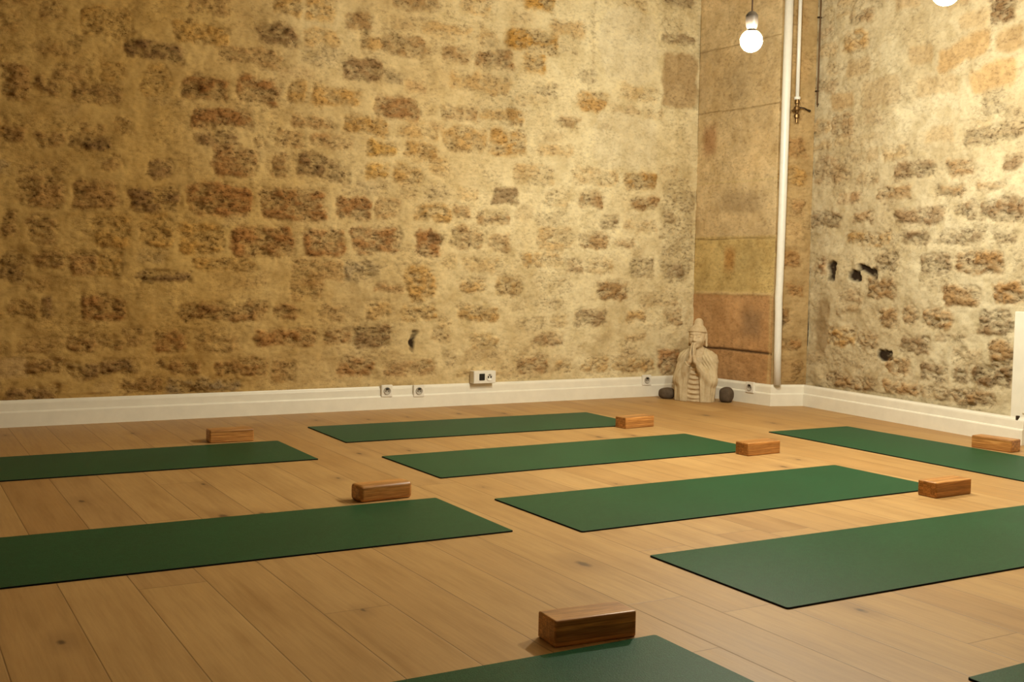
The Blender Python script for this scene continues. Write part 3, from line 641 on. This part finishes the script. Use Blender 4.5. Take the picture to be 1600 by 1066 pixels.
# ------------------------------------------------------------------ statue (distance-field sculpt)
def surface_nets(F, lo, h):
    """quads around the zero level of F on a regular grid"""
    S = F < 0; n = [d - 1 for d in F.shape]
    c = np.zeros(n, int); acc = np.zeros(n + [3]); cnt = np.zeros(n)
    corner = [(i, j, k) for i in (0, 1) for j in (0, 1) for k in (0, 1)]
    g = lambda A, o: A[o[0]:o[0] + n[0], o[1]:o[1] + n[1], o[2]:o[2] + n[2]]
    for a in corner:
        for ax in range(3):
            if a[ax] == 0:
                b = list(a); b[ax] = 1; b = tuple(b)
                fa, fb = g(F, a), g(F, b); cr = (fa < 0) != (fb < 0)
                t = np.where(cr, fa / np.where(cr, fa - fb, 1), 0)
                for d in range(3):
                    acc[..., d] += np.where(cr, a[d] + (t if d == ax else 0), 0)
                cnt += cr
    act = cnt > 0; ids = -np.ones(n, int); ids[act] = np.arange(act.sum())
    cell = np.argwhere(act); V = (cell + acc[act] / cnt[act][:, None]) * h + np.array(lo)
    Q = []
    for ax in range(3):
        a1, a2 = [(1, 2), (2, 0), (0, 1)][ax]
        s0 = [slice(None)] * 3; s1 = [slice(None)] * 3; s0[ax] = slice(0, -1); s1[ax] = slice(1, None)
        cr = S[tuple(s0)] != S[tuple(s1)]; E = np.argwhere(cr)
        ok = (E[:, a1] > 0) & (E[:, a2] > 0) & (E[:, a1] < n[a1]) & (E[:, a2] < n[a2]); E = E[ok]
        ins = S[tuple(E.T)]
        def cid(d1, d2):
            e = E.copy(); e[:, a1] -= d1; e[:, a2] -= d2; return ids[tuple(e.T)]
        q = np.stack((cid(0, 0), cid(1, 0), cid(1, 1), cid(0, 1)), -1)
        q[~ins] = q[~ins][:, ::-1]; Q.append(q)
    return V, np.vstack(Q)

def sculpt(name, fn, lo, hi, h, mat, parent):
    ax = [np.arange(lo[i], hi[i] + h, h, dtype=np.float32) for i in range(3)]
    X, Y, Z = np.meshgrid(*ax, indexing='ij'); F = fn(X, Y, Z)
    V, Q = surface_nets(F, lo, h)
    me = bpy.data.meshes.new(name); me.from_pydata(V.tolist(), [], Q.tolist())
    me.polygons.foreach_set('use_smooth', [True] * len(Q)); me.materials.append(mat); me.update()
    return link(bpy.data.objects.new(name, me), parent)

def smin(a, b, k):
    hh = np.clip(0.5 + 0.5 * (b - a) / k, 0, 1); return b * (1 - hh) + a * hh - k * hh * (1 - hh)
def cap(X, Y, Z, a, b, r0, r1):
    a = np.array(a, float); b = np.array(b, float); d = b - a; L = d @ d
    t = np.clip(((X - a[0]) * d[0] + (Y - a[1]) * d[1] + (Z - a[2]) * d[2]) / L, 0, 1)
    return np.sqrt((X - a[0] - t * d[0]) ** 2 + (Y - a[1] - t * d[1]) ** 2 + (Z - a[2] - t * d[2]) ** 2) - (r0 + (r1 - r0) * t)
def ell(X, Y, Z, c, r):
    q = np.sqrt(((X - c[0]) / r[0]) ** 2 + ((Y - c[1]) / r[1]) ** 2 + ((Z - c[2]) / r[2]) ** 2)
    return (q - 1) * min(r)

def torso(X, Y, Z):
    t = np.clip(Z / 0.32, 0, 1); hw = 0.112 - 0.010 * t; hd = 0.080 - 0.016 * t
    q = np.sqrt((X / hw) ** 2 + ((Y - 0.005) / hd) ** 2)
    d = np.maximum((q - 1) * 0.075, Z - 0.31)
    d = smin(d, cap(X, Y, Z, (-0.070, 0.0, 0.300), (0.070, 0.0, 0.300), 0.046, 0.046), 0.03)
    for s in (-1, 1): d = smin(d, cap(X, Y, Z, (s * 0.015, 0.004, 0.345), (s * 0.090, 0.0, 0.292), 0.036, 0.046), 0.03)
    return d
def arms(X, Y, Z, g=0.0):
    d = 1e9
    for s in (-1, 1):
        d = smin(d, cap(X, Y, Z, (s * 0.098, 0.0, 0.285), (s * 0.116, -0.040, 0.150), 0.040 + g, 0.038 + g), 0.012) if not np.isscalar(d) else cap(X, Y, Z, (s * 0.098, 0.0, 0.285), (s * 0.116, -0.040, 0.150), 0.040 + g, 0.038 + g)
        d = smin(d, cap(X, Y, Z, (s * 0.112, -0.052, 0.146), (s * 0.022, -0.112, 0.285), 0.034 + g, 0.017 + g), 0.018)
    return d
def face(X, Y, Z):
    X, Y, Z = X / 1.10, (Y + 0.010) / 1.10 - 0.010, (Z - 0.39) / 1.10 + 0.39
    # head centre (0,-.015,.445); front is -Y
    h = ell(X, Y, Z, (0, -0.012, 0.458), (0.052, 0.062, 0.062))
    h = smin(h, ell(X, Y, Z, (0, -0.028, 0.415), (0.041, 0.046, 0.046)), 0.025)
    h = smin(h, ell(X, Y, Z, (0, -0.060, 0.386), (0.015, 0.013, 0.012)), 0.014)          # chin
    for s in (-1, 1):
        h = smin(h, ell(X, Y, Z, (s * 0.027, -0.052, 0.424), (0.016, 0.015, 0.017)), 0.014)   # cheek
        h = smin(h, cap(X, Y, Z, (s * 0.008, -0.073, 0.466), (s * 0.034, -0.060, 0.468), 0.0042, 0.0035), 0.008)  # brow
        eye = ell(X, Y, Z, (s * 0.021, -0.066, 0.450), (0.0135, 0.007, 0.0062)); h = smin(h, eye, 0.003)
        h = np.maximum(h, -ell(X, Y, Z, (s * 0.021, -0.0745, 0.4445), (0.0125, 0.0035, 0.0014)))    # lid line
        ear = ell(X, Y, Z, (s * 0.0555, -0.004, 0.430), (0.0065, 0.0135, 0.042)); h = smin(h, ear, 0.004)
        h = smin(h, ell(X, Y, Z, (s * 0.0575, -0.006, 0.396), (0.0070, 0.0095, 0.013)), 0.004)
        h = np.maximum(h, -ell(X, Y, Z, (s * 0.0615, -0.006, 0.438), (0.0035, 0.0065, 0.022)))
        h = smin(h, ell(X, Y, Z, (s * 0.0075, -0.0795, 0.4235), (0.0055, 0.0055, 0.0045)), 0.004)     # nostril wing
    h = smin(h, cap(X, Y, Z, (0, -0.070, 0.462), (0, -0.086, 0.4265), 0.0045, 0.0070), 0.006)     # nose
    h = smin(h, ell(X, Y, Z, (0, -0.0745, 0.4075), (0.0135, 0.0050, 0.0036)), 0.003)
    h = smin(h, ell(X, Y, Z, (0, -0.0730, 0.4000), (0.0115, 0.0050, 0.0042)), 0.003)
    return h * 1.10
def hands(X, Y, Z):
    d = None
    for s in (-1, 1):
        p = cap(X, Y, Z, (s * 0.019, -0.112, 0.285), (s * 0.011, -0.116, 0.318), 0.0150, 0.0120)
        # palm: a flattened slab
        q = np.sqrt(((X - s * 0.0105) / 0.0085) ** 2 + ((Y + 0.113) / 0.0260) ** 2 + ((Z - 0.335) / 0.034) ** 2)
        p = smin(p, (q - 1) * 0.0085, 0.008)
        for dy, top, r in ((-0.0165, 0.391, 0.0050), (-0.0060, 0.408, 0.0053), (0.0045, 0.413, 0.0054), (0.0150, 0.402, 0.0051)):
            y0 = -0.113 + dy
            f = cap(X, Y, Z, (s * 0.0095, y0, 0.350), (s * 0.0080, y0 + 0.004, 0.378), r + 0.0012, r)
            f = smin(f, cap(X, Y, Z, (s * 0.0080, y0 + 0.004, 0.378), (s * 0.0055, y0 + 0.009, top), r, r - 0.0012), 0.002)
            p = smin(p, f, 0.0025)
        th = cap(X, Y, Z, (s * 0.012, -0.098, 0.318), (s * 0.0085, -0.084, 0.352), 0.0085, 0.0062)
        th = smin(th, cap(X, Y, Z, (s * 0.0085, -0.084, 0.352), (s * 0.0065, -0.080, 0.374), 0.0060, 0.0050), 0.003)
        p = smin(p, th, 0.005)
        d = p if d is None else np.minimum(d, p)
    return d
def body_fn(X, Y, Z):
    d = smin(torso(X, Y, Z), arms(X, Y, Z, -0.004), 0.02)
    d = smin(d, cap(X, Y, Z, (0, 0.0, 0.34), (0, -0.012, 0.40), 0.034, 0.031), 0.022)
    d = smin(d, face(X, Y, Z), 0.010)
    d = smin(d, hands(X, Y, Z), 0.006)
    # chest cloth folds hanging in U shapes between the forearms
    rr = np.sqrt((X * 1.15) ** 2 + (Z - 0.34) ** 2)
    w = np.clip(1 - np.abs(X) / 0.060, 0, 1) * np.clip((0.27 - Z) / 0.05, 0, 1) * np.clip(Z / 0.03, 0, 1) * (Y < -0.02)
    d = d - w * 0.0085 * np.sin(rr * 2 * math.pi / 0.034)
    return np.maximum(d, 0.0005 - Z)
def robe_fn(X, Y, Z):
    t = smin(torso(X, Y, Z) - 0.006, arms(X, Y, Z, 0.0045), 0.016)
    # sleeve drapery falling from the forearms to the ground
    for s in (-1, 1):
        sw = cap(X, Y, Z, (s * 0.062, -0.080, 0.225), (s * 0.070, -0.066, 0.0), 0.014, 0.020)
        sw = smin(sw, cap(X, Y, Z, (s * 0.100, -0.062, 0.17), (s * 0.100, -0.052, 0.0), 0.026, 0.025), 0.02)
        sw = smin(sw, cap(X, Y, Z, (s * 0.116, -0.035, 0.17), (s * 0.113 - 0.013, -0.025, 0.0), 0.036, 0.031), 0.02)
        t = smin(t, sw, 0.014)
    ph = np.arctan2(X, -(Y - 0.03))
    amp = np.clip((0.30 - Z) / 0.12, 0, 1)
    t = t - 0.0032 * np.sin(ph * 17 + Z * 9) * amp - 0.0012 * np.sin(ph * 41 - Z * 16) * (0.4 + 0.6 * amp)
    # diagonal folds over the upper arms
    t = t - 0.0018 * np.sin((Z * 1.0 + np.abs(X) * 1.6) * 2 * math.pi / 0.036) * np.clip((Z - 0.20) / 0.05, 0, 1) * (np.abs(X) > 0.05)
    # open V at the chest with a raised hem
    v = 0.020 + 0.105 * np.clip((Z - 0.25) / 0.12, 0, 1) + 0.020 * np.clip((0.22 - Z) / 0.1, 0, 1)
    v = np.where(Z > 0.25, np.minimum(v, 0.052), v + 0.008)
    cut = np.maximum(np.abs(X) - v, Y - (-0.004 + 0.02 * (Z > 0.33)))
    hem = np.exp(-((np.abs(X) - v - 0.006) / 0.005) ** 2) * (Y < 0.0)
    t = t - 0.0035 * hem
    t = np.maximum(t, -cut)
    # neck opening
    t = np.maximum(t, -(np.sqrt((X / 1.25) ** 2 + (Y + 0.01) ** 2) - 0.040 - 0.5 * np.clip(Z - 0.40, 0, 1) + 2 * np.clip(0.33 - Z, 0, 1)))
    # leave the wrists and hands bare
    t = np.maximum(t, -cap(X, Y, Z, (0, -0.128, 0.275), (0, -0.13, 0.42), 0.036, 0.05))
    return np.maximum(t, 0.0005 - Z)
def hair_fn(X, Y, Z):
    X, Y, Z = X / 1.10, (Y + 0.010) / 1.10 - 0.010, (Z - 0.39) / 1.10 + 0.39
    h = ell(X, Y, Z, (0, -0.008, 0.462), (0.0575, 0.0665, 0.066))
    line = 0.482 + np.clip((Y + 0.045) / -0.03, -1, 0) * 0.0  # front hairline height
    line = np.where(Y < -0.015, 0.480 - 0.10 * X ** 2 / 0.05, 0.480 - (Y + 0.015) * 2.2)
    h = np.maximum(h, line - Z)
    h = np.maximum(h, 0.385 - Z)
    h = h - 0.004 * np.exp(-((Z - line - 0.007) / 0.006) ** 2)
    u = ell(X, Y, Z, (0, 0.0, 0.530), (0.030, 0.030, 0.034))
    h = smin(h, u, 0.008)
    h = h - 0.0016 * (np.cos(X * 2 * math.pi / 0.0125) * np.cos((Z + 0.5 * Y) * 2 * math.pi / 0.0125) * 0.9)
    return h
#
st = empty('buddha_statue', (5.014, 6.158, 0.0), math.radians(-58))
tag(st, 'pale stone Buddha statue with hands pressed together, standing in the corner on the floor', 'statue')
sculpt('statue_body', body_fn, (-0.175, -0.155, -0.004), (0.175, 0.10, 0.53), 0.0026, STATUE, st)
sculpt('statue_robe', robe_fn, (-0.185, -0.155, -0.004), (0.185, 0.10, 0.39), 0.0026, ROBE, st)
sculpt('statue_hair', hair_fn, (-0.08, -0.095, 0.375), (0.08, 0.085, 0.62), 0.0020, STATUE, st)

# pebbles either side
def pebble(loc, r, rz, p, lab):
    bm = bmesh.new(); bmesh.ops.create_uvsphere(bm, u_segments=40, v_segments=24, radius=1.0)
    for v in bm.verts:
        c = v.co; f = 1 + 0.05 * math.sin(3 * c.x + 1) * math.cos(2.3 * c.y) + 0.03 * math.sin(5 * c.z + 2 * c.x)
        v.co = Vector((math.copysign(abs(c.x) ** p, c.x) * r[0] * f, math.copysign(abs(c.y) ** p, c.y) * r[1] * f, max(math.copysign(abs(c.z) ** p, c.z), -0.86) * r[2] * f))
    z0 = min(v.co.z for v in bm.verts)
    for v in bm.verts: v.co.z -= z0
    o = obj('pebble', bm, PEBBLE, None, True, loc, rz); tag(o, lab, 'stone', 'dark stones beside the statue'); return o
pebble((4.896, 6.345, 0), (0.066, 0.05, 0.041), math.radians(-25), 0.9, 'flat oval dark stone on the floor left of the statue')
pebble((5.152, 6.005, 0), (0.050, 0.046, 0.055), math.radians(20), 0.75, 'upright domed dark stone on the floor right of the statue')

# ------------------------------------------------------------------ camera
f, pitch, roll, yaw, hc = 1746.9, 0.0602998, 0.0172993, 0.5179906, 0.871277
cp, sp, cy, sy = math.cos(pitch), math.sin(pitch), math.cos(yaw), math.sin(yaw)
fw = Vector((sy * cp, cy * cp, -sp)); r = Vector((cy, -sy, 0)); u = r.cross(fw)
cr, sr = math.cos(roll), math.sin(roll)
r2 = cr * r + sr * u; u2 = -sr * r + cr * u
cam = bpy.data.cameras.new('camera'); cam.sensor_width = 36; cam.lens = f / 1600 * 36; cam.clip_start = 0.02
co = bpy.data.objects.new('camera', cam); COL.objects.link(co)
co.matrix_world = Matrix(((r2.x, u2.x, -fw.x, 0), (r2.y, u2.y, -fw.y, 0), (r2.z, u2.z, -fw.z, hc), (0, 0, 0, 1)))
SC.camera = co

w = bpy.data.worlds.new('world'); SC.world = w; w.use_nodes = True
w.node_tree.nodes['Background'].inputs[0].default_value = (0.02, 0.015, 0.01, 1)
w.node_tree.nodes['Background'].inputs[1].default_value = 1.0
vs = SC.view_settings; vs.view_transform = 'Standard'; vs.look = 'None'; vs.gamma = 1; vs.use_curve_mapping = False; vs.exposure = 0.0
